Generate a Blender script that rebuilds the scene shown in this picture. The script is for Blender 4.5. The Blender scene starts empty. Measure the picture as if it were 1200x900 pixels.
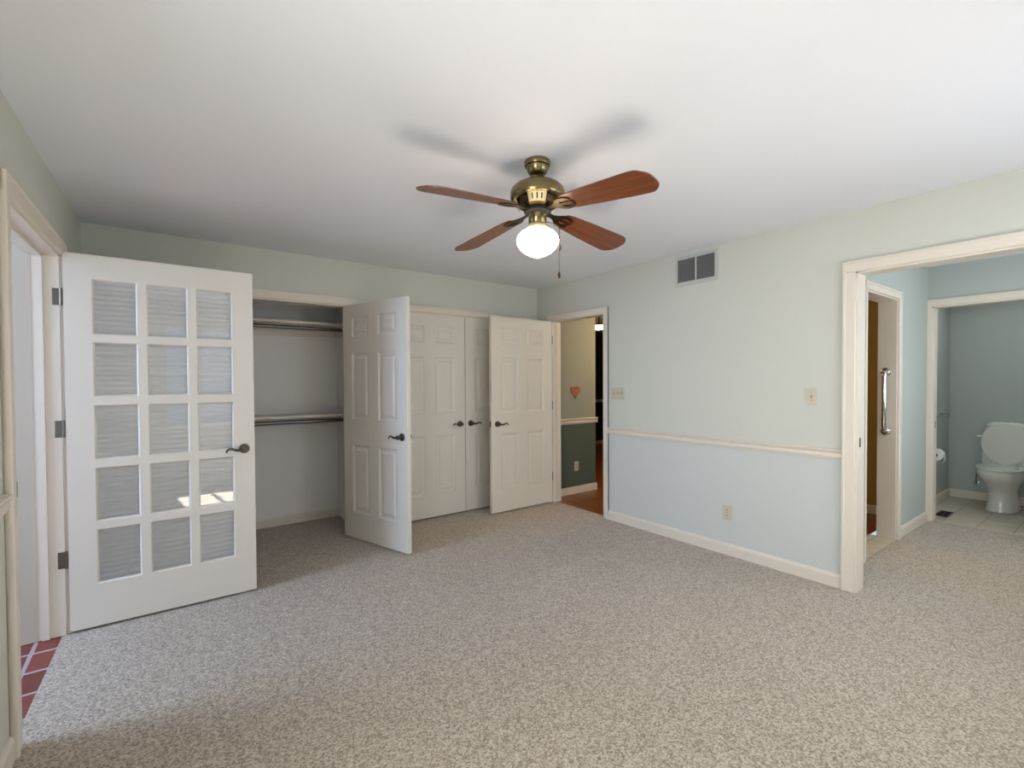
import bpy, bmesh, math, random
from mathutils import Vector, Matrix
PI = math.pi
C = bpy.context.scene.collection
SC = bpy.context.scene
random.seed(7)

# ------------------------------------------------------------------ camera
def cam_setup():
    px, py, pz, yaw, pitch, roll, f, cy = (-3.5635, -4.2619, 1.3585, 0.9279, -0.0175, -0.0053, 555.97, 457.79)
    cd = bpy.data.cameras.new('camera'); co = bpy.data.objects.new('camera', cd); C.objects.link(co)
    fw = Vector((math.cos(pitch)*math.cos(yaw), math.cos(pitch)*math.sin(yaw), math.sin(pitch)))
    r = Vector((math.sin(yaw), -math.cos(yaw), 0)); u = r.cross(fw)
    c, s = math.cos(roll), math.sin(roll)
    r2 = c*r + s*u; u2 = -s*r + c*u
    m = Matrix((r2, u2, -fw)).transposed().to_4x4(); m.translation = (px, py, pz)
    co.matrix_world = m
    cd.sensor_fit = 'HORIZONTAL'; cd.sensor_width = 36; cd.lens = 36*f/1200
    cd.shift_y = (cy-450)/1200; cd.clip_start = 0.02
    SC.camera = co
cam_setup()
# ------------------------------------------------------------------ light
SUN, SKY_WIN, SKY_SIDE, SKY_LEFT, SKY_DOOR, SKY_VAN, HALL, WC = 108, 3, 40, 88, 80, 27, 50, 5.5
SC.view_settings.view_transform = 'Standard'; SC.view_settings.look = 'None'
SC.view_settings.exposure = -0.17; SC.view_settings.gamma = 1.0; SC.view_settings.use_curve_mapping = False
w = bpy.data.worlds.new('sky'); SC.world = w; w.use_nodes = True
w.node_tree.nodes['Background'].inputs[0].default_value = (.62, .78, 1, 1)
w.node_tree.nodes['Background'].inputs[1].default_value = 1.0
def lamp(name, kind, loc, direction, energy, color, **k):
    d = bpy.data.lights.new(name, kind); d.energy = energy; d.color = color
    for a, b in k.items(): setattr(d, a, b)
    o = bpy.data.objects.new(name, d); C.objects.link(o); o.location = loc
    o.rotation_euler = Vector(direction).to_track_quat('-Z', 'Y').to_euler()
    return o
ELEV = 1.7
lamp('sun', 'SUN', (-3, -9, 8), (0.12, 1, -ELEV), SUN, (.93, .97, 1), angle=math.radians(.6))
lamp('window_daylight', 'AREA', (-2.72, -5.1, 1.5), (0.15, 1, -.5), SKY_WIN, (.80, .90, 1), shape='RECTANGLE', size=1.6, size_y=1.3)
lamp('side_window_daylight', 'AREA', (-.85, -5.1, 1.55), (-.15, 1, -.6), SKY_SIDE, (.86, .93, 1), shape='RECTANGLE', size=1.3, size_y=1.3)
lamp('left_window_daylight', 'AREA', (-4.85, -3.95, 1.6), (.85, .5, -.6), SKY_LEFT, (.91, .955, 1), shape='RECTANGLE', size=1.1, size_y=1.3)
lamp('toilet_room_fill', 'AREA', (3.0, -3.55, 2.40), (0, 0, -1), WC, (.95, .98, 1), shape='RECTANGLE', size=.5, size_y=.5)  # added fill without a fixture, brightens the toilet room
lamp('sunroom_daylight', 'AREA', (-5.9, -1.2, 1.75), (1, -.05, -.6), SKY_DOOR, (.48, .66, 1), shape='RECTANGLE', size=.8, size_y=1.2)
lamp('vestibule_daylight', 'AREA', (1.3, -4.75, 1.55), (0, 1, -.1), SKY_VAN, (.90, .96, 1), shape='RECTANGLE', size=.9, size_y=1.1)

# ------------------------------------------------------------------ helpers
def lin(c):
    f = lambda x: x/12.92 if x <= .04045 else ((x+.055)/1.055)**2.4
    return tuple(f(v/255) for v in c) + (1,)
def mat(name, rgb, rough=.5, metal=0, spec=.5, bump=None, noise=None, coat=0):
    """plain surface; noise=(scale, other rgb, amount) mottles it, bump=(scale, strength)"""
    m = bpy.data.materials.new(name); m.use_nodes = True
    nt = m.node_tree; b = nt.nodes['Principled BSDF']
    b.inputs['Base Color'].default_value = lin(rgb); b.inputs['Roughness'].default_value = rough
    b.inputs['Metallic'].default_value = metal; b.inputs['Specular IOR Level'].default_value = spec
    b.inputs['Coat Weight'].default_value = coat
    tc = nt.nodes.new('ShaderNodeTexCoord')
    if noise:
        n = nt.nodes.new('ShaderNodeTexNoise'); n.inputs['Scale'].default_value = noise[0]; n.inputs['Detail'].default_value = 3
        r = nt.nodes.new('ShaderNodeMapRange'); r.inputs[1].default_value = .35; r.inputs[2].default_value = .65; r.inputs[4].default_value = noise[2]
        x = nt.nodes.new('ShaderNodeMix'); x.data_type = 'RGBA'
        x.inputs['A'].default_value = lin(rgb); x.inputs['B'].default_value = lin(noise[1])
        nt.links.new(tc.outputs['Object'], n.inputs['Vector']); nt.links.new(n.outputs['Fac'], r.inputs[0])
        nt.links.new(r.outputs[0], x.inputs['Factor']); nt.links.new(x.outputs['Result'], b.inputs['Base Color'])
    if bump:
        n = nt.nodes.new('ShaderNodeTexNoise'); n.inputs['Scale'].default_value = bump[0]; n.inputs['Detail'].default_value = 2
        p = nt.nodes.new('ShaderNodeBump'); p.inputs['Strength'].default_value = bump[1]; p.inputs['Distance'].default_value = .002
        nt.links.new(tc.outputs['Object'], n.inputs['Vector']); nt.links.new(n.outputs['Fac'], p.inputs['Height'])
        nt.links.new(p.outputs['Normal'], b.inputs['Normal'])
    return m
def carpet_mat():
    m = bpy.data.materials.new('carpet'); m.use_nodes = True; nt = m.node_tree; b = nt.nodes['Principled BSDF']
    b.inputs['Roughness'].default_value = .95; b.inputs['Specular IOR Level'].default_value = .1
    b.inputs['Sheen Weight'].default_value = .15
    tc = nt.nodes.new('ShaderNodeTexCoord')
    def noise(s, d):
        n = nt.nodes.new('ShaderNodeTexNoise'); n.inputs['Scale'].default_value = s; n.inputs['Detail'].default_value = d
        nt.links.new(tc.outputs['Object'], n.inputs['Vector']); return n
    n2, n3 = noise(110, 2), noise(1.3, 2)
    vo = nt.nodes.new('ShaderNodeTexVoronoi'); vo.inputs['Scale'].default_value = 150
    nt.links.new(tc.outputs['Object'], vo.inputs['Vector'])
    n1 = nt.nodes.new('ShaderNodeSeparateColor'); nt.links.new(vo.outputs['Color'], n1.inputs[0])
    r = nt.nodes.new('ShaderNodeValToRGB'); r.color_ramp.elements[0].position = .13; r.color_ramp.elements[1].position = .66
    r.color_ramp.elements[0].color = lin((124, 112, 100)); r.color_ramp.elements[1].color = lin((208, 197, 184))
    e = r.color_ramp.elements.new(.39); e.color = lin((174, 161, 146))
    a = nt.nodes.new('ShaderNodeMath'); a.operation = 'MULTIPLY_ADD'; a.inputs[1].default_value = .42
    h = nt.nodes.new('ShaderNodeMath'); h.operation = 'MULTIPLY'; h.inputs[1].default_value = .36
    nt.links.new(n2.outputs['Fac'], h.inputs[0]); nt.links.new(n1.outputs[0], a.inputs[0]); nt.links.new(h.outputs[0], a.inputs[2])
    nt.links.new(a.outputs[0], r.inputs[0])
    x = nt.nodes.new('ShaderNodeMix'); x.data_type = 'RGBA'; x.blend_type = 'MULTIPLY'
    rr = nt.nodes.new('ShaderNodeMapRange'); rr.inputs[1].default_value = .3; rr.inputs[2].default_value = .7; rr.inputs[3].default_value = .0; rr.inputs[4].default_value = .14
    nt.links.new(n3.outputs['Fac'], rr.inputs[0]); nt.links.new(rr.outputs[0], x.inputs['Factor'])
    nt.links.new(r.outputs[0], x.inputs['A']); x.inputs['B'].default_value = (.6, .58, .55, 1)
    nt.links.new(x.outputs['Result'], b.inputs['Base Color'])
    p = nt.nodes.new('ShaderNodeBump'); p.inputs['Strength'].default_value = .35; p.inputs['Distance'].default_value = .004
    nt.links.new(a.outputs[0], p.inputs['Height']); nt.links.new(p.outputs['Normal'], b.inputs['Normal'])
    return m
def tile_mat(name, c1, c2, grout, w, h, gap, offset=0, rough=.4, loc=(0, 0, 0), rotz=0):
    m = bpy.data.materials.new(name); m.use_nodes = True; nt = m.node_tree; b = nt.nodes['Principled BSDF']
    b.inputs['Roughness'].default_value = rough
    tc = nt.nodes.new('ShaderNodeTexCoord'); mp = nt.nodes.new('ShaderNodeMapping'); br = nt.nodes.new('ShaderNodeTexBrick')
    mp.inputs['Location'].default_value = loc; mp.inputs['Rotation'].default_value = (0, 0, rotz)
    br.inputs['Scale'].default_value = 1; br.inputs['Brick Width'].default_value = w; br.inputs['Row Height'].default_value = h
    br.inputs['Mortar Size'].default_value = gap; br.offset = offset; br.inputs['Mortar Smooth'].default_value = .1
    br.inputs['Color1'].default_value = lin(c1); br.inputs['Color2'].default_value = lin(c2); br.inputs['Mortar'].default_value = lin(grout)
    nt.links.new(tc.outputs['Object'], mp.inputs[0]); nt.links.new(mp.outputs[0], br.inputs['Vector'])
    n = nt.nodes.new('ShaderNodeTexNoise'); n.inputs['Scale'].default_value = 9; n.inputs['Detail'].default_value = 4
    nt.links.new(tc.outputs['Object'], n.inputs['Vector'])
    x = nt.nodes.new('ShaderNodeMix'); x.data_type = 'RGBA'; x.blend_type = 'OVERLAY'; x.inputs['Factor'].default_value = .25
    nt.links.new(br.outputs['Color'], x.inputs['A']); nt.links.new(n.outputs['Color'], x.inputs['B'])
    hs = nt.nodes.new('ShaderNodeRGBToBW'); nt.links.new(n.outputs['Color'], hs.inputs[0]); nt.links.new(hs.outputs[0], x.inputs['B'])
    nt.links.new(x.outputs['Result'], b.inputs['Base Color'])
    p = nt.nodes.new('ShaderNodeBump'); p.inputs['Strength'].default_value = .5; p.inputs['Distance'].default_value = .003; p.invert = True
    nt.links.new(br.outputs['Fac'], p.inputs['Height']); nt.links.new(p.outputs['Normal'], b.inputs['Normal'])
    return m
def wood_mat(name, c1, c2, rough, scale=(1.5, 22, 22), planks=None, spec=.5):
    m = bpy.data.materials.new(name); m.use_nodes = True; nt = m.node_tree; b = nt.nodes['Principled BSDF']
    b.inputs['Roughness'].default_value = rough; b.inputs['Specular IOR Level'].default_value = spec
    tc = nt.nodes.new('ShaderNodeTexCoord'); mp = nt.nodes.new('ShaderNodeMapping'); mp.inputs['Scale'].default_value = scale
    n = nt.nodes.new('ShaderNodeTexNoise'); n.inputs['Scale'].default_value = 2.2; n.inputs['Detail'].default_value = 5
    r = nt.nodes.new('ShaderNodeValToRGB'); r.color_ramp.elements[0].position = .35; r.color_ramp.elements[1].position = .68
    r.color_ramp.elements[0].color = lin(c1); r.color_ramp.elements[1].color = lin(c2)
    nt.links.new(tc.outputs['Object'], mp.inputs[0]); nt.links.new(mp.outputs[0], n.inputs['Vector'])
    nt.links.new(n.outputs['Fac'], r.inputs[0])
    if planks:
        br = nt.nodes.new('ShaderNodeTexBrick'); br.inputs['Scale'].default_value = 1; br.inputs['Brick Width'].default_value = planks[0]
        br.inputs['Row Height'].default_value = planks[1]; br.inputs['Mortar Size'].default_value = .002
        br.inputs['Color1'].default_value = (1, 1, 1, 1); br.inputs['Color2'].default_value = (.72, .72, .72, 1); br.inputs['Mortar'].default_value = (.25, .22, .2, 1)
        m2 = nt.nodes.new('ShaderNodeMapping'); m2.inputs['Rotation'].default_value = (0, 0, planks[2])
        nt.links.new(tc.outputs['Object'], m2.inputs[0]); nt.links.new(m2.outputs[0], br.inputs['Vector'])
        x = nt.nodes.new('ShaderNodeMix'); x.data_type = 'RGBA'; x.blend_type = 'MULTIPLY'; x.inputs['Factor'].default_value = 1
        nt.links.new(r.outputs[0], x.inputs['A']); nt.links.new(br.outputs['Color'], x.inputs['B']); nt.links.new(x.outputs['Result'], b.inputs['Base Color'])
    else:
        nt.links.new(r.outputs[0], b.inputs['Base Color'])
    return m
def glow_mat(name, rgb, strength, base=(240, 240, 236)):
    m = mat(name, base, .3); b = m.node_tree.nodes['Principled BSDF']
    b.inputs['Emission Color'].default_value = lin(rgb); b.inputs['Emission Strength'].default_value = strength
    return m
def glass_mat():
    m = bpy.data.materials.new('pane_glass'); m.use_nodes = True; nt = m.node_tree
    nt.nodes.remove(nt.nodes['Principled BSDF']); out = nt.nodes['Material Output']
    t = nt.nodes.new('ShaderNodeBsdfTransparent'); g = nt.nodes.new('ShaderNodeBsdfGlossy'); g.inputs['Roughness'].default_value = .01
    f = nt.nodes.new('ShaderNodeFresnel'); f.inputs['IOR'].default_value = 1.6; x = nt.nodes.new('ShaderNodeMixShader')
    nt.links.new(f.outputs[0], x.inputs[0]); nt.links.new(t.outputs[0], x.inputs[1]); nt.links.new(g.outputs[0], x.inputs[2]); nt.links.new(x.outputs[0], out.inputs[0])
    return m
M = dict(
    wall=mat('sage_wall_paint', (204, 204, 192), .75, spec=.25, bump=(220, .12)),
    wall_low=mat('sky_tinted_sage_paint', (202, 204, 199), .75, spec=.25, bump=(220, .12)),  # bluish sky light on the lower wall put into its colour
    white_wall=mat('white_wall_paint', (234, 231, 226), .8, spec=.2, bump=(220, .1)),
    sun_wall=mat('cream_sunroom_paint', (190, 181, 166), .6, spec=.3),
    ceil=mat('ceiling_paint', (232, 233, 238), .9, spec=.1, bump=(160, .15)),
    trim=mat('cream_trim_paint', (222, 212, 197), .42, bump=(60, .05)),
    door=mat('white_door_paint', (222, 215, 203), .4, bump=(70, .05)),
    hall_up=mat('hall_grey_green_paint', (150, 152, 142), .75, spec=.25),
    hall_low=mat('hall_dark_green_paint', (86, 95, 86), .75, spec=.25),
    hall_tan=mat('hall_tan_paint', (160, 130, 72), .75, spec=.25),
    dark_wall=mat('unlit_room_dark_tone', (46, 40, 30), .8, spec=.2),  # darkness of the unlit far room put into the wall colour
    wet_wall=mat('bathroom_blue_grey_paint', (180, 187, 182), .7, spec=.25),
    carpet=carpet_mat(),
    tile=tile_mat('beige_floor_tile', (196, 186, 166), (188, 178, 158), (150, 141, 124), .235, .235, .004, rough=.45, loc=(-2.44, 3.11, 0)),
    brick=tile_mat('red_paver_tile', (134, 68, 58), (112, 55, 48), (172, 160, 160), .213, .213, .009, rough=.55, loc=(4.092, .9, 0)),
    oak=wood_mat('hall_wood_floor', (104, 58, 26), (158, 96, 48), .3, (10, 1.2, 10), (.9, .075, PI/2)),
    blade=wood_mat('cherry_blade_wood', (90, 46, 20), (130, 70, 32), .32, (1.6, 26, 26)),
    brass=mat('antique_brass', (134, 121, 86), .25, 1, noise=(30, (120, 104, 66), .5)),
    dark_brass=mat('dark_aged_brass', (74, 62, 42), .38, 1),
    bright_brass=mat('polished_brass', (226, 206, 158), .28, .7),
    globe=glow_mat('lit_opal_glass', (255, 232, 208), 10),
    warm_globe=glow_mat('lit_warm_glass', (255, 214, 150), 9),
    nickel=mat('brushed_nickel', (128, 122, 114), .32, 1),
    bronze=mat('oil_rubbed_bronze', (92, 84, 74), .36, 1),
    chrome=mat('chrome', (205, 206, 208), .12, 1),
    steel=mat('galvanised_rod', (112, 110, 108), .35, 1),
    ivory=mat('ivory_plastic', (198, 190, 168), .4), ivory_dark=mat('ivory_recess', (120, 112, 98), .5),
    slot=mat('dark_slot', (24, 22, 20), .7),
    vent_paint=mat('vent_grey_paint', (188, 190, 184), .5), vent_dark=mat('vent_dark_louver', (128, 127, 124), .6),
    porcelain=mat('porcelain', (226, 226, 220), .12, coat=.5), seat=mat('toilet_seat_plastic', (214, 216, 206), .25),
    paper=mat('tissue_paper', (236, 234, 230), .9), shade=mat('pleated_shade_fabric', (240, 241, 243), .85, spec=.1),
    heart=mat('painted_red_heart', (150, 78, 66), .6, noise=(40, (178, 128, 100), .8)),
    register=mat('brown_register', (62, 48, 38), .45, .4),
    glass=glass_mat(),
)
class MB:
    def __init__(s): s.bm = bmesh.new()
    def quad(s, *pts):
        vs = [s.bm.verts.new(p) for p in pts]; return s.bm.faces.new(vs)
    def box(s, x0, x1, y0, y1, z0, z1, bev=0, seg=2):
        x0, x1 = sorted((x0, x1)); y0, y1 = sorted((y0, y1)); z0, z1 = sorted((z0, z1))
        r = bmesh.ops.create_cube(s.bm, size=1)
        for v in r['verts']:
            v.co = Vector(((x0+x1)/2+v.co.x*(x1-x0), (y0+y1)/2+v.co.y*(y1-y0), (z0+z1)/2+v.co.z*(z1-z0)))
        if bev:
            es = list({e for v in r['verts'] for e in v.link_edges})
            bmesh.ops.bevel(s.bm, geom=es, offset=bev, segments=seg, affect='EDGES', profile=.5)
        return s
    def lathe(s, prof, seg=40, c=(0, 0, 0), axis='Z', cap=True):
        """prof: list of (radius, height) along the axis"""
        rings = []
        for r, h in prof:
            ring = []
            for k in range(seg):
                a = 2*PI*k/seg; x, y = r*math.cos(a), r*math.sin(a)
                p = {'Z': (x, y, h), 'Y': (x, h, y), 'X': (h, x, y)}[axis]
                ring.append(s.bm.verts.new((c[0]+p[0], c[1]+p[1], c[2]+p[2])))
            rings.append(ring)
        return s._skin(rings, cap)
    def _skin(s, rings, cap=True):
        n = len(rings[0])
        for a, b in zip(rings, rings[1:]):
            for k in range(n):
                s.bm.faces.new((a[k], a[(k+1) % n], b[(k+1) % n], b[k]))
        if cap:
            s.bm.faces.new(rings[0][::-1]); s.bm.faces.new(rings[-1])
        return s
    def loft(s, rings, cap=True):
        return s._skin([[s.bm.verts.new(p) for p in r] for r in rings], cap)
    def tube(s, pts, r, seg=12):
        pts = [Vector(p) for p in pts]; rs = r if isinstance(r, (list, tuple)) else [r]*len(pts)
        rings = []; up = None
        for i, p in enumerate(pts):
            t = (pts[min(i+1, len(pts)-1)]-pts[max(i-1, 0)]).normalized()
            if up is None: up = t.orthogonal().normalized()
            up = (up - t*up.dot(t)).normalized(); b = t.cross(up)
            rings.append([s.bm.verts.new(p+(up*math.cos(2*PI*k/seg)+b*math.sin(2*PI*k/seg))*rs[i]) for k in range(seg)])
        return s._skin(rings)
    def prism(s, outline, t0, t1, axis='Z'):
        """outline of 2-D points swept along axis; Z:(x,y), Y:(x,z), X:(y,z)"""
        f = {'Z': lambda p, t: (p[0], p[1], t), 'Y': lambda p, t: (p[0], t, p[1]), 'X': lambda p, t: (t, p[0], p[1])}[axis]
        return s._skin([[s.bm.verts.new(f(p, t)) for p in outline] for t in (t0, t1)])
    def build(s, name, m, parent=None, smooth=False, loc=None, rot=None):
        bmesh.ops.recalc_face_normals(s.bm, faces=s.bm.faces)
        me = bpy.data.meshes.new(name); s.bm.to_mesh(me); s.bm.free()
        ms = m if isinstance(m, (list, tuple)) else [m]
        for q in ms: me.materials.append(M[q])
        if smooth:
            for f in me.polygons: f.use_smooth = True
            me.set_sharp_from_angle(angle=math.radians(38))
        o = bpy.data.objects.new(name, me); C.objects.link(o)
        if parent: o.parent = parent
        if loc: o.location = loc
        if rot: o.rotation_euler = rot
        return o
def tag(o, label, cat, group=None):
    o['label'] = label; o['category'] = cat
    if group: o['group'] = group
    return o
def struct(o, label, cat=None):
    o['kind'] = 'structure'; o['label'] = label
    if cat: o['category'] = cat
    return o
def thing(name, label, cat, loc=(0, 0, 0), rotz=0, group=None):
    o = bpy.data.objects.new(name, None); C.objects.link(o); o.location = loc; o.rotation_euler = (0, 0, rotz)
    o.empty_display_size = .1
    return tag(o, label, cat, group)
def copy_tree(o, parent=None):
    c = o.copy(); C.objects.link(c)
    if parent: c.parent = parent
    for ch in [x for x in o.children]: copy_tree(ch, c)
    return c

H = 2.44            # ceiling height
T = .12             # wall thickness
DH = 2.048          # door opening height
# left wall leans a little off square: local frame with +x out of the room side handled by LW
LWX, LWR = -3.953, -math.atan(.03)
def lw(mb, name, m, **k): return mb.build(name, m, loc=(LWX, 0, 0), rot=(0, 0, LWR), **k)

# ------------------------------------------------------------------ room shell
b = MB()
b.quad((-4.06, -4.66, 0), (2.42, -4.66, 0), (2.42, -2.99, 0), (-4.06, -2.99, 0))
bm_ = [b.bm.verts.new((x, y, 0)) for x, y in ((-4.12, -2.99), (.06, -2.99), (.06, .75), (-4.0, .75), (-4.0, -.735), (-3.989, -.735), (-4.021, -1.765), (-4.10, -1.765))]
b.bm.faces.new(bm_)
struct(b.build('floor', 'carpet'), 'speckled beige cut-pile carpet covering the bedroom floor', 'carpet')
b = MB(); b.box(-4.3, 4.1, -4.9, .9, H, H+.1)
struct(b.build('ceiling', 'ceil'), 'flat white ceiling above the bedroom', 'ceiling')

b = MB()   # wall with the two closet openings
for x0, x1, z0 in ((-4.1, -3.885, 0), (-3.885, -2.193, DH), (-2.193, -1.80, 0), (-1.80, -.162, DH), (-.162, .0, 0)):
    b.box(x0, x1, 0, T, z0, H)
struct(b.build('wall_back', 'wall'), 'pale sage wall with the closet openings', 'wall')
D1A, D1B, D2A, D2B = -.255, -1.035, -3.155, -4.35
b = MB()
zr = .877
for y0, y1, z0 in ((T, D1A, 0), (D1A, D1B, DH), (D2A, D2B, DH), (D2B, -4.8, 0)):
    b.box(0, T, y0, y1, z0, H)
b.box(0, T, D1B, D2A, zr, H)
struct(b.build('wall_right', 'wall'), 'pale sage wall with the vent and wide doorway, above its chair rail', 'wall')
b = MB(); b.box(0, T, D1B, D2A, 0, zr)
struct(b.build('wall_right_lower', 'wall_low'), 'pale sage lower wall tinted for bluish daylight under the chair rail between the doorways', 'wall')
LA, LB = -.755, -1.745     # left doorway
b = MB()
for y0, y1, z0, z1 in ((.12, LA, 0, H), (LA, LB, 2.06, H), (LB, -3.3, 0, H), (-3.3, -4.4, 0, .8), (-3.3, -4.4, 2.12, H), (-4.4, -4.85, 0, H)):
    b.box(-.13, 0, y0, y1, z0, z1)
struct(lw(b, 'wall_left', 'wall'), 'sage wall at the left edge with the doorway to the tiled room', 'wall')
WX0, WX1, WZ0, WZ1, WY = -3.5, -1.95, .80, 2.12, -4.65
b = MB()
b.box(-4.3, WX0, WY-.13, WY, 0, H); b.box(WX0, WX1, WY-.13, WY, 0, WZ0); b.box(WX0, WX1, WY-.13, WY, WZ1, H); b.box(WX1, -1.5, WY-.13, WY, 0, H); b.box(-1.5, -.2, WY-.13, WY, 0, WZ0); b.box(-1.5, -.2, WY-.13, WY, WZ1, H); b.box(-.2, .8, WY-.13, WY, 0, H)
b.box(.8, 1.8, WY-.13, WY, 0, .95); b.box(.8, 1.8, WY-.13, WY, 2.1, H); b.box(1.8, 4.1, WY-.13, WY, 0, H)
struct(b.build('wall_front', 'wall'), 'sage window wall behind the viewpoint', 'wall')
b = MB()
for x in (WX0+.02, -3.1, -2.4, WX1-.02): b.box(x-.02, x+.02, WY-.09, WY-.05, WZ0, WZ1)
b.box(WX0, WX1, WY-.09, WY-.05, WZ0, WZ0+.03); b.box(WX0, WX1, WY-.09, WY-.05, WZ1-.03, WZ1)
struct(b.build('window_1', 'trim'), 'white framed window behind the viewpoint', 'window')
b = MB()
b.box(.8, .84, WY-.09, WY-.05, .95, 2.1); b.box(1.76, 1.8, WY-.09, WY-.05, .95, 2.1); b.box(.84, 1.76, WY-.09, WY-.05, 1.5, 1.54)
struct(b.build('window_2', 'trim'), 'white framed window of the vanity area', 'window')
b = MB()
for x in (-1.48, -.85, -.22): b.box(x-.02, x+.02, WY-.09, WY-.05, WZ0, WZ1)
b.box(-1.5, -.2, WY-.09, WY-.05, WZ0, WZ0+.03); b.box(-1.5, -.2, WY-.09, WY-.05, WZ1-.03, WZ1)
struct(b.build('window_3', 'trim'), 'white framed window behind the viewpoint, to its right', 'window')
b = MB(); b.box(-1.72, 2.2, WY-1.9, WY-.13, 2.3, 2.36)  # unseen slab added to block direct sun at the right windows
struct(b.build('sun_blocker', 'trim'), 'unseen slab added to keep the sun out of the right windows', 'light blocker')

b = MB()
for y in (-3.32, -3.85, -4.38): b.box(-.09, -.05, y-.02, y+.02, .8, 2.12)
b.box(-.09, -.05, -4.4, -3.3, .8, .83); b.box(-.09, -.05, -4.4, -3.3, 2.09, 2.12)
struct(lw(b, 'window_4', 'trim'), 'white framed window in the left wall beside the viewpoint', 'window')
# ------------------------------------------------------------------ trim profiles
def casing(mb, x0, x1, z1, y, s, wd=.066, th=.018, z0=0, left=True, right=True):
    """flat casing with a raised back band round an opening x0..x1, up to z1; s: side the face looks to"""
    def leg(a, c, zt, outer):
        mb.box(a, c, y, y+s*th, z0, zt, .003)
        o = (a, a+.016) if outer < 0 else (c-.016, c)
        mb.box(o[0], o[1], y, y+s*(th+.006), z0, zt, .003)
    if left: leg(x0-wd, x0, z1, -1)
    if right: leg(x1, x1+wd, z1, 1)
    a, c = x0-(wd if left else 0), x1+(wd if right else 0)
    mb.box(a, c, y, y+s*th, z1, z1+wd, .003); mb.box(a, c, y, y+s*(th+.006), z1+wd-.016, z1+wd, .003)
    if left: mb.box(a, a+.016, y, y+s*(th+.006), z1, z1+wd-.016)
    if right: mb.box(c-.016, c, y, y+s*(th+.006), z1, z1+wd-.016)
def swap(mb):   # build along x, then turn so x -> y (for walls that run along y); looks toward -x
    for v in mb.bm.verts: v.co = Vector((v.co.y, v.co.x, v.co.z))
    return mb
b = MB(); casing(b, -3.885, -2.193, DH, 0, -1)
b.box(-3.885, -3.873, 0, T, 0, DH); b.box(-2.205, -2.193, 0, T, 0, DH); b.box(-3.885, -2.193, 0, T, DH-.012, DH)
struct(b.build('trim_1', 'trim'), 'cream casing round the left closet opening', 'trim')
b = MB(); casing(b, -1.80, -.162, DH, 0, -1)
b.box(-1.80, -1.788, 0, T, 0, DH); b.box(-.174, -.162, 0, T, 0, DH); b.box(-1.8, -.162, 0, T, DH-.012, DH)
struct(b.build('trim_2', 'trim'), 'cream casing round the closed closet doors', 'trim')
b = MB(); casing(b, D1B, D1A, DH-.006, 0, -1, wd=.06); swap(b)
for y0, y1 in ((D1A, D1A-.014), (D1B, D1B+.014)): b.box(-.002, T+.002, y0, y1, 0, DH)
b.box(-.002, T+.002, D1A, D1B, DH-.014, DH)
b.box(.05, .08, D1A-.014, D1A-.026, 0, DH-.014); b.box(.05, .08, D1B+.014, D1B+.026, 0, DH-.014)
struct(b.build('trim_3', 'trim'), 'cream casing and jamb of the doorway to the hall', 'trim')
b = MB(); casing(b, D2B, D2A, DH, 0, -1, wd=.068); swap(b)
for y0, y1 in ((D2A, D2A-.012), (D2B, D2B+.012)): b.box(-.002, T+.006, y0, y1, 0, DH)
b.box(-.002, T+.006, D2A, D2B, DH-.012, DH)
t4 = struct(b.build('trim_4', 'trim'), 'cream casing of the wide doorway to the vanity area', 'trim')
MB().box(.035, .058, D2A-.012, D2A-.0135, .93, .99, .0005).build('strike_plate', 'bronze', t4)
# casing on the left wall (local frame)
b = MB(); casing(b, LB, LA, 2.055, 0, 1, wd=.075, th=.02); swap(b)
b.box(-.13, .002, LA-.012, LA, 0, 2.05)
b.box(-.13, .002, LB, LB+.012, 0, 2.05); b.box(-.13, .002, LB, LA, 2.045, 2.06)
b.box(-.092, -.062, LA-.024, LA-.012, 0, 2.045); b.box(-.092, -.062, LB+.012, LB+.024, 0, 2.045); b.box(-.092, -.062, LB, LA, 2.033, 2.045)
t5 = struct(lw(b, 'trim_5', 'trim'), 'cream casing and jamb of the left doorway behind the glazed door', 'trim')
MB().box(-.008, .0215, LB-.003, LB+.001, .94, 1.0, .001).build('strike_plate', 'bronze', t5)

def rail_profile(): return [(0, -.034), (.008, -.034), (.012, -.022), (.016, -.018), (.016, -.002), (.012, .004), (.02, .016), (.026, .022), (.026, .03), (0, .034)]
def base_profile(): return [(0, 0), (.014, 0), (.014, .07), (.010, .08), (.006, .088), (0, .09)]
def run(prof, axis, a0, a1, wall, sign, z=0):
    """moulding along axis x or y from a0 to a1 on the plane wall, projecting toward sign"""
    mb = MB()
    mb._skin([[mb.bm.verts.new(((t, wall+sign*p, z+q) if axis == 'x' else (wall+sign*p, t, z+q))) for p, q in prof] for t in (a0, a1)])
    return mb
struct(run(rail_profile(), 'y', D1B-.06, D2A+.068, 0, -1, zr).build('trim_6', 'trim'), 'cream chair rail between the two doorways', 'trim')
struct(run(base_profile(), 'y', D1B-.06, D2A+.068, 0, -1).build('baseboard_right', 'trim'), 'cream baseboard between the two doorways', 'baseboard')
struct(lw(run(rail_profile(), 'y', LB-.075, -4.6, 0, 1, .935), 'trim_7', 'trim'), 'cream chair rail at the left picture edge', 'trim')
struct(lw(run(base_profile(), 'y', LB-.075, -4.6, 0, 1), 'baseboard_left', 'trim'), 'cream baseboard at the lower left picture corner', 'baseboard')
struct(lw(run(base_profile(), 'y', LA+.075, 0, 0, 1), 'baseboard_left_rear', 'trim'), 'baseboard behind the glazed door', 'baseboard')
struct(run(base_profile(), 'x', -2.17, -1.87, 0, -1).build('baseboard_back', 'trim'), 'cream baseboard between the closets', 'baseboard')

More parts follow.
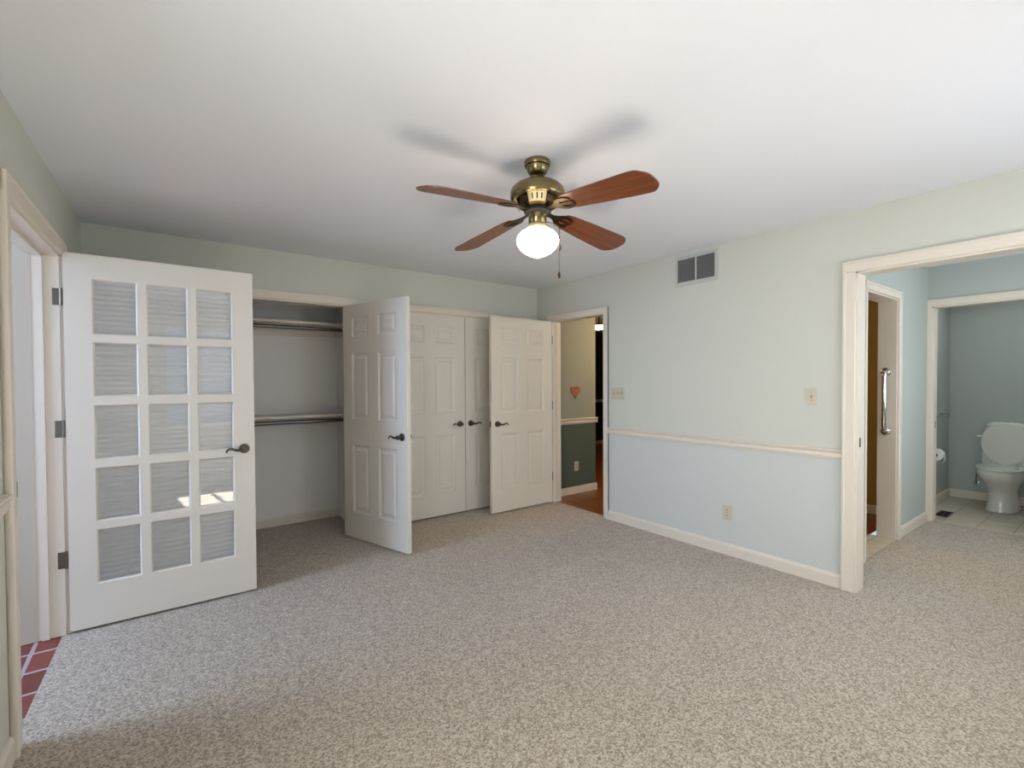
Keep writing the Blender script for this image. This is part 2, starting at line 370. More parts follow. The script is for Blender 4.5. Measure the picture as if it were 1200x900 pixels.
# ------------------------------------------------------------------ closets
b = MB()
b.box(-4.1, -.02, .70, .78, 0, H); b.box(-2.085, -1.98, T, .70, 0, H); b.box(-4.1, -3.97, T, .70, 0, H); b.box(-.1, -.02, T, .70, 0, H)
b.box(-3.97, -2.085, T, T+.01, DH, H)
struct(b.build('wall_closet', 'white_wall'), 'white inner walls of the closets', 'wall')
b = run(base_profile(), 'x', -3.97, -2.085, .70, -1)
struct(b.build('baseboard_closet', 'trim'), 'cream baseboard along the back of the open closet', 'baseboard')
def shelf_set(z, which):
    s = thing('closet_shelf', f'{which} cream shelf on a cleat in the open closet', 'shelf', (-3.03, .70, z))
    MB().box(-.93, .94, -.35, -.002, 0, .022, .003).build('board', 'trim', s)
    MB().box(-.93, .94, -.02, -.002, -.088, -.001, .003).build('cleat', 'trim', s)
    MB().box(.922, .943, -.33, -.021, -.088, -.001, .002).build('cleat', 'trim', s)
    r = tag(MB().lathe([(.017, -.936), (.017, .92)], 20, axis='X').build('closet_rod', 'steel', smooth=True, loc=(-3.03, .38, z-.038)),
            f'{which} metal hanging rod just under the closet shelf', 'rod')
shelf_set(1.905, 'upper'); shelf_set(1.045, 'lower')

# ------------------------------------------------------------------ doors
def panel_slab(W, z0, z1, th, cols, rows, mb=None):
    """six-panel leaf: x 0..W, y 0..th, both faces moulded"""
    mb = mb or MB()
    xs = sorted({0, W, *[v for c in cols for v in c]}); zs = sorted({z0, z1, *[v for r in rows for v in r]})
    pan = {(c[0], r[0]) for c in cols for r in rows}
    prof = [(0, 0), (.010, .006), (.020, .009), (.034, .009), (.048, .003)]
    for y, s in ((0, 1), (th, -1)):
        for xa, xb in zip(xs, xs[1:]):
            for za, zb in zip(zs, zs[1:]):
                if (xa, za) not in pan:
                    mb.quad((xa, y, za), (xb, y, za), (xb, y, zb), (xa, y, zb)); continue
                rings = [[(xa+i, y+s*d, za+i), (xb-i, y+s*d, za+i), (xb-i, y+s*d, zb-i), (xa+i, y+s*d, zb-i)] for i, d in prof]
                for p, q in zip(rings, rings[1:]):
                    for k in range(4): mb.quad(p[k], p[(k+1) % 4], q[(k+1) % 4], q[k])
                mb.quad(*rings[-1])
    mb.quad((0, 0, z0), (0, th, z0), (0, th, z1), (0, 0, z1)); mb.quad((W, 0, z0), (W, th, z0), (W, th, z1), (W, 0, z1))
    mb.quad((0, 0, z0), (W, 0, z0), (W, th, z0), (0, th, z0)); mb.quad((0, 0, z1), (W, 0, z1), (W, th, z1), (0, th, z1))
    bmesh.ops.remove_doubles(mb.bm, verts=mb.bm.verts, dist=1e-5)
    return mb
COLS = ((.12, .345), (.465, .69)); ROWS = ((.24, .828), (1.045, 1.615), (1.755, 1.925))
def lever(parent, x, z, y, side, d, m='bronze'):
    """round rose and curved lever; side = ±1 (face normal along y), d = ±1 (lever direction along x)"""
    o = MB().lathe([(.031, 0), (.031, .004), (.027, .011), (.014, .013), (.011, .018), (.011, .034), (.017, .038), (.017, .05), (.012, .056), (.001, .057)] if side > 0 else
                   [(.031, 0), (.031, -.004), (.027, -.011), (.014, -.013), (.011, -.018), (.011, -.034), (.017, -.038), (.017, -.05), (.012, -.056), (.001, -.057)],
                   28, (x, y, z), 'Y').build('door_handle', m, parent, True)
    yy = y+side*.046
    MB().tube([(x, yy, z), (x+d*.025, yy, z-.003), (x+d*.05, yy, z-.004), (x+d*.072, yy, z+.006), (x+d*.088, yy, z+.008), (x+d*.10, yy, z-.002), (x+d*.106, yy, z-.014)],
              [.011, .0095, .008, .0075, .007, .006, .005]).build('lever', m, o, True)
def hinge(parent, x, z, y, wx):
    o = MB().box(wx[0], wx[1], y-.002, y, z-.045, z+.045, .0008, 1).lathe([(.006, -.047), (.006, .047)], 12, (x, y-.004, z)).build('hinge', 'nickel', parent, True)
    return o
def leaf(name, label, hx, hy, ang, W=.81, mirror=False, handle=None, latch=True):
    """hinge point (hx,hy); leaf runs along +x before turning by ang; y 0 is the near face"""
    root = thing(name, label, 'door', (hx, hy, 0), ang); root['kind'] = 'structure'
    s = W/.81
    panel_slab(W, .014, 2.036, .035, [(a*s, c*s) for a, c in COLS], ROWS).build('leaf', 'door', root)
    return root
# glazed door, open flat against the closet side
gd = thing('door_1', 'white fifteen-pane glazed door with pleated shade, standing open at left', 'door', (-3.958, -.777, 0)); gd['kind'] = 'structure'
GX = [(.116, .312), (.355, .552), (.595, .786)]; GZ = [(.250, .551), (.597, .895), (.942, 1.243), (1.293, 1.593), (1.637, 1.940)]
def grid_frame(W, z0, z1, th):
    mb = MB(); xs = sorted({0, W, *[v for c in GX for v in c]}); zs = sorted({z0, z1, *[v for c in GZ for v in c]})
    pan = {(c[0], r[0]) for c in GX for r in GZ}
    for y in (0, th):
        for xa, xb in zip(xs, xs[1:]):
            for za, zb in zip(zs, zs[1:]):
                if (xa, za) not in pan: mb.quad((xa, y, za), (xb, y, za), (xb, y, zb), (xa, y, zb))
    i, d = .008, .013
    for c in GX:
        for r in GZ:
            o = [(c[0], r[0]), (c[1], r[0]), (c[1], r[1]), (c[0], r[1])]; n = [(c[0]+i, r[0]+i), (c[1]-i, r[0]+i), (c[1]-i, r[1]-i), (c[0]+i, r[1]-i)]
            for k in range(4):
                p, q, u, v = o[k], o[(k+1) % 4], n[(k+1) % 4], n[k]
                mb.quad((p[0], 0, p[1]), (q[0], 0, q[1]), (u[0], d, u[1]), (v[0], d, v[1]))
                mb.quad((v[0], d, v[1]), (u[0], d, u[1]), (u[0], th-d, u[1]), (v[0], th-d, v[1]))
                mb.quad((p[0], th, p[1]), (q[0], th, q[1]), (u[0], th-d, u[1]), (v[0], th-d, v[1]))
    mb.quad((0, 0, z0), (0, th, z0), (0, th, z1), (0, 0, z1)); mb.quad((W, 0, z0), (W, th, z0), (W, th, z1), (W, 0, z1))
    mb.quad((0, 0, z0), (W, 0, z0), (W, th, z0), (0, th, z0)); mb.quad((0, 0, z1), (W, 0, z1), (W, th, z1), (0, th, z1))
    bmesh.ops.remove_doubles(mb.bm, verts=mb.bm.verts, dist=1e-5); return mb
GW = .902
grid_frame(GW, .014, 2.072, .038).build('leaf', 'door', gd)
b = MB()
for c in GX:
    for r in GZ: b.box(c[0]+.006, c[1]-.006, .015, .019, r[0]+.006, r[1]-.006)
b.build('glazing', 'glass', gd)
b = MB()   # pleated shade in the leaf: zig-zag cloth
n, z0, z1, x0, x1 = 122, .232, 1.952, .100, .800
ys = [(.0245 if k % 2 else .0300, z0+(z1-z0)*k/n) for k in range(n+1)]
front = [[b.bm.verts.new((x, y, z)) for y, z in ys] for x in (x0, x1)]
for k in range(n): b.bm.faces.new((front[0][k], front[1][k], front[1][k+1], front[0][k+1]))
sh = b.build('pleated_shade', 'shade', gd)
sh['label'] = 'off-white pleated shade behind the panes'
lever(gd, .842, .941, 0, -1, -1); lever(gd, .842, .941, .038, 1, -1)
MB().box(GW-.0005, GW+.0015, .007, .031, .91, .97, .0005, 1).build('latch_plate', 'bronze', gd)
for z in (1.83, 1.12, .41): hinge(gd, -.010, z, .009, (-.044, -.008))
# closet leaves
LEAF_Y = -.012
cd = leaf('door_2', 'white six-panel closet door swung open into the room, edge toward the viewer', -2.244, -.030, math.atan2(-.782, .245), .815)
lever(cd, .755, .93, 0, -1, -1); lever(cd, .755, .93, .035, 1, -1)
c2 = leaf('door_3', 'closed six-panel closet door behind the glazed door', -3.87, .002, 0, .81)
c3 = leaf('door_4', 'closed six-panel closet door, left leaf of the closed pair, lever on its right', -1.794, .002, 0, .81)
lever(c3, .748, .93, 0, -1, -1)
c4 = leaf('door_5', 'closed six-panel closet door, right leaf of the pair, half hidden by the open bedroom door', -.978, .002, 0, .81)
lever(c4, .063, .93, 0, -1, 1)
bd = leaf('door_6', 'white six-panel bedroom door standing open in the right corner beside the hall doorway', -.836, -.268, 0, .825)
lever(bd, .075, .93, 0, -1, 1); lever(bd, .075, .93, .035, 1, 1)
MB().box(-.0015, .0005, .006, .029, .90, .96, .0005, 1).build('latch_plate', 'bronze', bd)
for z in (1.83, 1.10, .30): hinge(bd, .831, z, .004, (.833, .858))

# ------------------------------------------------------------------ sunroom behind the left doorway
b = MB(); b.quad((-6.4, -3.2, -.004), (-3.93, -3.2, -.004), (-3.93, -.4, -.004), (-6.4, -.4, -.004))
struct(b.build('floor_sunroom', 'brick', loc=(0, 0, 0)), 'red paver tiles in the left doorway', 'floor')
b = MB(); b.box(-6.4, -4.085, -.767, -.62, 0, 2.056); b.box(-6.4, -4.085, -.755, -.62, 2.056, 2.5)
struct(b.build('wall_sunroom', 'sun_wall'), 'white wall seen through the left doorway', 'wall')
b = MB(); b.box(-6.4, -4.1, -3.3, -3.2, 0, 2.5); b.box(-6.4, -4.1, -5.6, -.6, 2.5, 2.58)  # top slab lengthened past the sunroom to keep sun off the left window
struct(b.build('wall_sunroom_rear', 'white_wall'), 'white sunroom walls out of view, top slab lengthened to block sun', 'wall')

# ------------------------------------------------------------------ hall behind the right corner doorway
HX, HEND = 2.25, .86
b = MB()
b.quad((.055, -2.82, .002), (5, -2.82, .002), (5, 3.1, .002), (.055, 3.1, .002))
struct(b.build('floor_hall', 'oak'), 'glossy brown wood floor of the hall', 'floor')
b = MB(); b.box(T, HEND, -.11, .0, zr, 2.5)
struct(b.build('wall_hall', 'hall_up'), 'grey-green upper hall wall behind the doorway', 'wall')
b = MB(); b.box(T, HEND, -.11, .0, 0, zr)
struct(b.build('wall_hall_lower', 'hall_low'), 'dark green lower hall wall below its chair rail', 'wall')
b = MB(); b.box(HEND-.1, HEND, .0, 3.0, 0, 2.5); b.box(HX, HX+.1, -2.78, .2, 0, 2.5)
b.box(T, T+.01, -2.8, D1B-.02, 0, 2.5)
struct(b.build('wall_hall_side', 'hall_tan'), 'tan side wall of the hall', 'wall')
b = MB(); b.box(HEND-.1, 5, 2.85, 2.95, 0, 2.5); b.box(4.9, 5, .1, 2.85, 0, 2.5); b.box(HX+.1, 5, .1, .2, 0, 2.5)
struct(b.build('wall_far', 'dark_wall'), 'dark far wall at the end of the hall', 'wall')
b = MB(); b.box(T, 5, -2.8, 3, H, H+.08)
struct(b.build('ceiling_hall', 'ceil'), 'hall ceiling', 'ceiling')
struct(run(rail_profile(), 'x', T, HEND+.025, -.11, -1, .882).build('trim_8', 'trim'), 'cream chair rail on the hall wall', 'trim')
struct(run(base_profile(), 'x', T, HEND+.014, -.11, -1).build('baseboard_hall', 'trim'), 'cream baseboard on the hall wall', 'baseboard')
struct(run(rail_profile(), 'x', HEND, 4.9, 2.85, -1, .95).build('trim_9', 'trim'), 'chair rail on the dark far wall', 'trim')
struct(run(base_profile(), 'x', HEND, 4.9, 2.85, -1).build('baseboard_far', 'trim'), 'baseboard on the dark far wall', 'baseboard')
struct(run(base_profile(), 'y', -2.78, .2, HX, -1).build('baseboard_hall_side', 'trim'), 'baseboard on the tan hall wall', 'baseboard')
def hall_lamp(loc, label, e):
    l = thing('ceiling_lamp', label, 'lamp', loc, 0, None)
    MB().lathe([(.075, 0), (.08, -.012), (.07, -.03), (.012, -.034), (.012, -.20)], 32).build('mount', 'dark_brass', l, True)
    MB().lathe([(.148, -.195), (.155, -.198), (.155, -.21), (.148, -.212)], 32).build('rim', 'dark_brass', l, True)
    MB().lathe([(.148, -.199), (.147, -.212), (.12, -.238), (.07, -.262), (.02, -.274), (.001, -.275)], 32).build('bowl', 'warm_globe', l, True)
    p = lamp('hall_lamp_light', 'POINT', (loc[0], loc[1], loc[2]-.37), (0, 0, -1), e, (1, .72, .38), shadow_soft_size=.12)
hall_lamp((1.96, .85, H), 'lit bowl ceiling lamp glimpsed at the top of the hall doorway', HALL*.12)
hall_lamp((1.45, -.78, H), 'lit bowl ceiling lamp of the hall, hidden behind the right wall', HALL)
hp = MB()
pts = []
for k in range(40):
    a = 2*PI*k/40
    pts.append((-.078*(math.sin(a)**3), .0050*(13*math.cos(a)-5*math.cos(2*a)-2*math.cos(3*a)-math.cos(4*a))))
hp.prism(pts, -.016, 0, 'Y')
tag(hp.build('heart_ornament', 'heart', loc=(.50, -.111, 1.245)), 'small red heart ornament hanging on the grey-green hall wall', 'ornament')

# ------------------------------------------------------------------ wall plates
def outlet(loc, rot, label):
    """face looks to local -y"""
    o = thing('wall_outlet', label, 'outlet', loc, rot)
    MB().box(-.036, .036, -.006, 0, -.058, .058, .003).build('cover_plate', 'ivory', o)
    for z in (.021, -.021):
        r = MB().box(-.016, .016, -.009, -.006, z-.014, z+.014, .003).build('receptacle', 'ivory', o)
        b = MB(); b.box(-.008, -.005, -.0095, -.009, z-.004, z+.006); b.box(.005, .008, -.0095, -.009, z-.004, z+.006); b.box(-.002, .002, -.0095, -.009, z-.010, z-.006)
        b.build('slots', 'slot', r)
    MB().lathe([(.003, -.0075), (.003, -.006)], 10, axis='Y').build('screw', 'nickel', o)
    return o
def switch(loc, rot, label, n):
    o = thing('light_switch', label, 'switch', loc, rot); w = .036+.023*(n-1)
    MB().box(-w, w, -.006, 0, -.058, .058, .003).build('cover_plate', 'ivory', o)
    for k in range(n):
        x = (k-(n-1)/2)*.046
        MB().box(x-.006, x+.006, -.0065, -.006, -.013, .013).build('toggle_slot', 'ivory_dark', o)
        MB().prism([(-.006, -.010), (-.006, .010), (-.018, .013), (-.018, .006)], x-.004, x+.004, 'X').build('toggle', 'ivory', o)
        for z in (.03, -.03): MB().lathe([(.003, -.0075), (.003, -.006)], 10, (x, 0, z), 'Y').build('screw', 'nickel', o)
    return o
RB = -PI/2   # local -y turned to face -x
switch((0, -1.213, 1.247), RB, 'ivory three-toggle light switch beside the hall doorway', 3)
switch((0, -2.903, 1.254), RB, 'ivory single light switch left of the wide doorway', 1)
outlet((0, -2.311, .332), RB, 'ivory wall outlet low on the right wall under the chair rail')
outlet((.52, -.11, .332), 0, 'ivory wall outlet on the dark green hall wall')
# return-air grille
v = thing('air_vent', 'grey louvered return-air grille high on the right wall by the ceiling', 'vent', (0, -2.04, 2.286), RB)
b = MB()
VW, VH = .195, .122
for x0, x1, z0, z1 in ((-VW, -.172, -VH, VH), (.165, VW, -VH, VH), (-.172, .165, .096, VH), (-.172, .165, -VH, -.094), (-.006, .004, -.094, .096)):
    b.box(x0, x1, -.012, 0, z0, z1, .003)
b.build('frame', 'vent_paint', v)
for x0, x1 in ((-.172, -.006), (.004, .165)):
    l = MB()
    for k in range(13):
        z = -.089+k*.0148
        l.prism([(-.010, z-.006), (-.009, z-.006), (-.001, z+.008), (-.002, z+.008)], x0, x1, 'X')
    l.build('louvers', 'vent_dark', v)
MB().box(-.17, .163, -.0009, -.0002, -.092, .094).build('duct_opening', 'slot', v)

# ------------------------------------------------------------------ vestibule beyond the wide doorway
VY, VX = -3.0, 2.385
IA, IB = .69, 1.45
b = MB(); b.box(T, IA, VY, VY+.128, 0, H); b.box(IA, IB, VY, VY+.128, 2.042, H); b.box(IB, VX+.1, VY, VY+.128, 0, H)
struct(b.build('wall_vestibule', 'wet_wall'), 'pale blue wall of the vanity area with the inner doorway', 'wall')
TA = -3.04
b = MB(); b.box(VX, VX+.1, VY, TA, 0, H); b.box(VX, VX+.1, TA, -3.85, 2.06, H); b.box(VX, VX+.1, -3.85, -4.66, 0, H)
struct(b.build('wall_toilet_front', 'wet_wall'), 'pale blue wall round the toilet room doorway', 'wall')
b = MB(); b.box(VX+.1, 3.95, -2.89, -2.79, 0, H); b.box(3.85, 3.95, -2.89, -4.66, 0, H); b.box(VX+.1, 3.85, -4.2, -4.1, 0, H)
struct(b.build('wall_toilet', 'wet_wall'), 'blue-grey walls of the toilet room', 'wall')
b = MB(); b.quad((VX+.03, -4.2, .001), (3.86, -4.2, .001), (3.86, -2.8, .001), (VX+.03, -2.8, .001))
struct(b.build('floor_toilet', 'tile'), 'beige square tiles of the toilet room floor', 'floor')
b = MB(); b.quad((IA, VY-.005, .004), (IB, VY-.005, .004), (IB, VY+.185, .004), (IA, VY+.185, .004))
struct(b.build('floor_threshold', 'tile'), 'beige tile strip in the inner doorway', 'floor')
b = MB(); casing(b, IA, IB, 2.042, VY, -1, wd=.06)
b.box(IA, IA+.012, VY-.002, VY+.13, .005, 2.042); b.box(IB-.012, IB, VY-.002, VY+.13, .005, 2.042); b.box(IA, IB, VY-.002, VY+.13, 2.03, 2.042)
struct(b.build('trim_10', 'trim'), 'cream casing and deep jamb of the inner doorway', 'trim')
b = MB(); casing(b, -3.85, TA, 2.06, VX, -1, wd=.065); swap(b)
b.box(VX-.002, VX+.102, TA-.012, TA, 0.005, 2.06); b.box(VX-.002, VX+.102, -3.85, -3.838, 0.005, 2.06); b.box(VX-.002, VX+.102, TA, -3.85, 2.048, 2.06)
t11 = struct(b.build('trim_11', 'trim'), 'cream casing of the toilet room doorway', 'trim')
MB().box(VX+.04, VX+.06, TA-.0135, TA-.012, .90, .96).build('strike_plate', 'bronze', t11)
struct(run(base_profile(), 'x', IB+.06, VX, VY, -1).build('baseboard_vestibule', 'trim'), 'cream baseboard between the inner doorway and the toilet room', 'baseboard')
struct(run(base_profile(), 'x', VX+.1, 3.85, -2.89, -1, .004).build('baseboard_toilet_left', 'trim'), 'cream baseboard on the left wall of the toilet room', 'baseboard')
struct(run(base_profile(), 'y', -4.1, -2.89, 3.85, -1, .004).build('baseboard_toilet_back', 'trim'), 'cream baseboard behind the toilet', 'baseboard')
# grab bar on the jamb (faces -x)
g = thing('grab_bar', 'vertical chrome grab bar on the jamb of the inner doorway', 'grab bar', (IB-.012, -2.93, 0))
for z in (1.43, .925): MB().lathe([(.036, 0), (.036, -.006), (.03, -.012), (.02, -.014)], 28, (0, 0, z), 'X').build('flange', 'chrome', g, True)
MB().tube([(-.008, 0, 1.43), (-.03, 0, 1.43), (-.045, 0, 1.422), (-.05, 0, 1.40), (-.05, 0, 1.2), (-.05, 0, .955), (-.045, 0, .933), (-.03, 0, .925), (-.008, 0, .925)], .016, 16).build('bar', 'chrome', g, True)
# towel bar
g = thing('towel_bar', 'chrome towel bar on the left wall of the toilet room', 'towel bar', (3.16, -2.89, .975))
for x in (-.30, .30): MB().lathe([(.024, 0), (.024, -.006), (.012, -.012), (.011, -.055), (.014, -.06), (.014, -.075), (.004, -.078)], 20, (x, 0, 0), 'Y').build('post', 'chrome', g, True)
MB().lathe([(.009, -.30), (.009, .30)], 14, (0, -.066, 0), 'X').build('bar', 'chrome', g, True)
# toilet paper
g = thing('toilet_paper_holder', 'chrome toilet paper holder arm on the left wall of the toilet room', 'holder', (2.99, -2.89, .575))
MB().lathe([(.022, 0), (.022, -.006), (.01, -.01), (.008, -.07), (.004, -.072)], 18, (.08, 0, 0), 'Y').build('post', 'chrome', g, True)
MB().lathe([(.008, -.06), (.008, .08)], 14, (0, -.066, 0), 'X').build('arm', 'chrome', g, True)
g = thing('toilet_paper_roll', 'white toilet paper roll with a hanging tail in the toilet room', 'toilet paper', (2.985, -2.956, .575))
MB().lathe([(.02, -.05), (.058, -.05), (.058, .05), (.02, .05), (.02, -.05)], 32, (0, 0, 0), 'X', False).build('roll', 'paper', g, True)
MB().lathe([(.0199, -.0502), (.0192, -.0502), (.0192, .0502), (.0199, .0502)], 24, (0, 0, 0), 'X', False).build('core', 'ivory_dark', g, True)
b = MB()
ribbon = [(-.058, .0), (-.059, -.03), (-.054, -.06), (-.04, -.085), (-.02, -.105), (.005, -.118)]
L_ = [[b.bm.verts.new((sx+k*.026, y, z)) for sx in (-.05, .04)] for k, (y, z) in enumerate(ribbon)]
for p, q in zip(L_, L_[1:]): b.bm.faces.new((p[0], p[1], q[1], q[0]))
b.build('tail', 'paper', g, True)
# floor register
g = thing('floor_register', 'brown metal floor register on the tiles at the toilet room doorway', 'register', (2.79, -3.055, .004))
b = MB()
for x0, x1, y0, y1 in ((-.135, .135, -.05, -.036), (-.135, .135, .036, .05), (-.135, -.118, -.036, .036), (.118, .135, -.036, .036)): b.box(x0, x1, y0, y1, 0, .006, .002)
b.build('frame', 'register', g)
b = MB()
for k in range(14): x = -.112+k*.0172; b.box(x-.003, x+.003, -.036, .036, .001, .005)
b.box(-.118, .118, -.003, .003, .001, .0052)
b.build('grille', 'register', g)
MB().box(-.118, .118, -.036, .036, .0002, .0009).build('duct_opening', 'slot', g)

# ------------------------------------------------------------------ toilet (faces -x)
def ell(cx, rx, ry, z, n=40, e=2.0, cy=0):
    out = []
    for k in range(n):
        a = 2*PI*k/n; c, s = math.cos(a), math.sin(a)
        out.append((cx+rx*math.copysign(abs(c)**(2/e), c), cy+ry*math.copysign(abs(s)**(2/e), s), z))
    return out
tz = thing('toilet', 'white toilet with its lid raised against the tank', 'toilet', (3.40, -3.378, .004))
rings = [ell(.13, .25, .125, 0, e=2.4), ell(.13, .25, .125, .012, e=2.4), ell(.135, .238, .115, .05, e=2.4), ell(.14, .228, .108, .14, e=2.4), ell(.13, .232, .112, .22, e=2.3), ell(.09, .262, .135, .285, e=2.2),
         ell(.04, .275, .165, .335), ell(.01, .272, .181, .375), ell(.0, .268, .186, .405), ell(0, .268, .186, .425), ell(0, .262, .18, .432),
         ell(0, .205, .125, .432), ell(0, .195, .118, .42), ell(.0, .17, .105, .36), ell(.02, .11, .07, .27), ell(.03, .05, .04, .25)]
MB().loft(rings).build('bowl', 'porcelain', tz, True)
MB().loft([ell(.33, .10, .17, .30, e=4), ell(.32, .105, .18, .40, e=4), ell(.32, .105, .185, .432, e=4)]).build('tank_base', 'porcelain', tz, True)
MB().loft([ell(.348, .088, .185, .434, e=5), ell(.348, .09, .195, .46, e=5), ell(.348, .092, .19, .66, e=4), ell(.348, .09, .183, .78, e=3.4), ell(.348, .082, .155, .845, e=3)]).build('tank', 'porcelain', tz, True)
MB().loft([ell(.345, .092, .16, .846, e=3), ell(.345, .098, .165, .855, e=3), ell(.345, .096, .145, .885, e=3), ell(.345, .08, .11, .897, e=3)]).build('tank_lid', 'porcelain', tz, True)
s_out = [ell(.0, .272, .188, .434), ell(.0, .276, .192, .44), ell(.0, .272, .188, .452), ell(.0, .215, .13, .452), ell(0, .208, .123, .444), ell(0, .208, .123, .434)]
s_out.append(s_out[0])
MB().loft(s_out, False).build('seat', 'seat', tz, True)
lid = MB(); tilt = math.radians(7)
def lidpt(p, dx):   # oval standing nearly upright
    return [(.218+dx+(z-.45)*math.tan(tilt)*.35, y, z) for y, z in p]
oval = []
for k in range(44):
    a = 2*PI*k/44; c, s_ = math.cos(a), math.sin(a)
    zz = .672+.222*(math.copysign(abs(s_)**(2/2.08), s_)); yy = .187*math.copysign(abs(c)**(2/2.1), c)
    if s_ < 0: yy *= 1-.10*abs(s_)**2
    oval.append((yy, zz))
def scl(o, f): return [(y*f, .672+(z-.672)*f) for y, z in o]
lid.loft([lidpt(scl(oval, .97), 0), lidpt(oval, .004), lidpt(oval, .014), lidpt(scl(oval, .96), .018)])
lid.build('lid', 'seat', tz)
for y in (-.075, .075):
    MB().box(.185, .235, y-.014, y+.014, .453, .474, .004).build('lid_hinge', 'seat', tz)
fl = MB().lathe([(.014, 0), (.014, -.012), (.006, -.016)], 16, (.27, .172, .74), 'X')
fl.tube([(.255, .172, .74), (.25, .19, .74), (.25, .215, .737), (.25, .225, .735)], [.006, .006, .008, .009])
fl.build('flush_lever', 'chrome', tz, True)
for y in (-.115, .115): MB().lathe([(.016, 0), (.016, .012), (.010, .022), (.001, .025)], 16, (.15, y*1.02, .02)).build('bolt_cap', 'porcelain', tz, True)
sv = thing('water_supply_valve', 'small chrome supply valve and hose beside the toilet base', 'valve', (3.85, -3.13, .2))
MB().lathe([(.022, 0), (.022, -.004), (.007, -.006), (.007, -.05)], 16, axis='X').lathe([(.012, -.02), (.012, .02)], 14, (-.05, 0, 0)).build('valve_body', 'chrome', sv, True)
MB().tube([(-.05, 0, .02), (-.05, -.005, .08), (-.06, -.008, .15), (-.065, -.012, .21)], .006).build('hose', 'nickel', sv, True)
MB().lathe([(.018, -.012), (.018, .012)], 8, (-.085, 0, 0), 'X').build('handle', 'chrome', sv, True)

# ------------------------------------------------------------------ ceiling fan
FX, FY = -2.055, -2.465
fan = thing('ceiling_fan', 'antique brass ceiling fan with four cherry blades and a lit globe', 'ceiling fan', (FX, FY, H))
MB().lathe([(.060, 0), (.064, -.004), (.065, -.018), (.062, -.026), (.055, -.03), (.052, -.045), (.043, -.062), (.036, -.068), (.015, -.07)], 48).build('canopy', 'brass', fan, True)
MB().lathe([(.0105, -.066), (.0105, -.10)], 20).build('downrod', 'brass', fan, True)
MB().lathe([(.013, -.082), (.022, -.088), (.03, -.092), (.05, -.096), (.085, -.108), (.112, -.122), (.128, -.138), (.134, -.152), (.134, -.178), (.130, -.186), (.118, -.19), (.10, -.192)], 64).build('motor_housing', 'brass', fan, True)
MB().lathe([(.10, -.19), (.098, -.205), (.092, -.222), (.074, -.232), (.045, -.236)], 48).build('vent_ring', 'dark_brass', fan, True)
def arc_plate(r0, z0, r1, z1, a0, a1, th, n=10):
    mb = MB()
    rings = []
    for k in range(n+1):
        a = a0+(a1-a0)*k/n; c, s_ = math.cos(a), math.sin(a)
        rings.append([(r0*c, r0*s_, z0), ((r0-th)*c, (r0-th)*s_, z0), ((r1-th)*c, (r1-th)*s_, z1), (r1*c, r1*s_, z1)])
    return mb.loft(rings)
for q in range(4):     # bright slotted plates between the blades
    a = math.radians(4+45+90*q)
    mb = arc_plate(.118, -.190, .10, -.228, a-.40, a+.40, .004)
    pl = mb.build('slotted_plate', 'bright_brass', fan)
    sm = MB()
    for d in (-.20, 0, .20):
        for u in (0,):
            aa = a+d; w_ = .028
            p = arc_plate(.1156+.0012, -.196, .1045+.0012, -.219, aa-w_, aa+w_, .002, 3)
            me = bpy.data.meshes.new('t'); p.bm.to_mesh(me); sm.bm.from_mesh(me); p.bm.free(); bpy.data.meshes.remove(me)
    sm.build('slots', 'slot', pl)
MB().lathe([(.062, -.228), (.066, -.234), (.066, -.25), (.05, -.256), (.045, -.258)], 40).build('flywheel', 'slot', fan, True)
MB().lathe([(.044, -.256), (.044, -.304), (.041, -.308)], 40).build('switch_housing', 'brass', fan, True)
MB().lathe([(.041, -.306), (.047, -.310), (.052, -.316), (.053, -.328), (.046, -.332)], 40).build('light_fitter', 'bright_brass', fan, True)
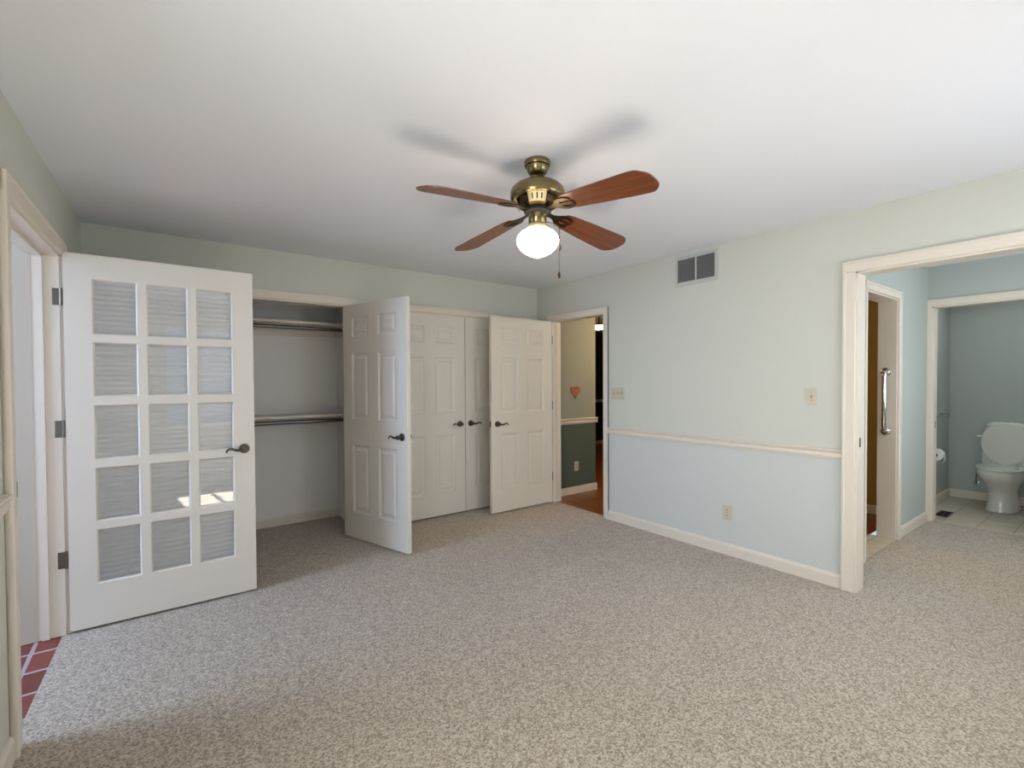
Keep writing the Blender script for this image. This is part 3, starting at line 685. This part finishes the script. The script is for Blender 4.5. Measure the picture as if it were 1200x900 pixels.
gl = MB().lathe([(.043, -.322), (.049, -.332), (.066, -.338), (.086, -.350), (.099, -.367), (.104, -.386), (.101, -.405), (.090, -.424), (.070, -.443), (.045, -.457), (.022, -.465), (.012, -.470), (.001, -.472)], 48).build('globe', 'globe', fan, True)
def blade_pts():
    L0, L1 = .165, .655
    out = []
    prof = [(0, .042), (.012, .050), (.05, .059), (.2, .071), (.36, .081), (.42, .083), (.44, .081), (.455, .075), (.474, .058), (.486, .042), (.49, .028), (.491, .0)]
    up = [(L0+t, w_) for t, w_ in prof]; dn = [(L0+t, -w_) for t, w_ in prof[::-1][1:]]
    return up+dn
DROOP, PITCH = math.radians(5.6), math.radians(-12)
for q in range(4):
    bl = MB().prism(blade_pts(), -.003, .003, 'Z').build('blade', 'blade', fan)
    bl.matrix_local = Matrix.Translation((0, 0, -.232)) @ Matrix.Rotation(math.radians(4+90*q), 4, 'Z') @ Matrix.Rotation(DROOP, 4, 'Y') @ Matrix.Rotation(PITCH, 4, 'X')
    ir = MB()
    ir.prism([(.05, .014), (.10, .012), (.125, .020), (.15, .040), (.175, .047), (.205, .044), (.225, .034), (.232, .02), (.224, .012), (.205, .022), (.185, .026), (.165, .020), (.155, .0), (.165, -.020), (.185, -.026), (.205, -.022), (.224, -.012), (.232, -.02), (.225, -.034), (.205, -.044), (.175, -.047), (.15, -.040), (.125, -.020), (.10, -.012), (.05, -.014)], -.0085, -.0032, 'Z')
    ir.box(.15, .235, -.007, .007, -.0085, -.0032, .001)
    ir.build('blade_iron', 'dark_brass', bl)
for (dx, dy, z0, z1) in ((.086, -.066, -.30, -.40), (.0865, -.06, -.30, -.535)):
    ch = MB().tube([(.04*dx/.108, .04*dy/.108, -.296), (.075*dx/.108, .075*dy/.108, -.30), (dx*.985, dy*.985, -.318), (dx, dy, -.34), (dx, dy, z1)], .0012, 6).build('pull_chain', 'dark_brass', fan, True)
    MB().lathe([(.001, .0), (.004, -.006), (.007, -.022), (.005, -.034), (.001, -.036)], 14, (dx, dy, z1)).build('pull_knob', 'dark_brass', ch, True)
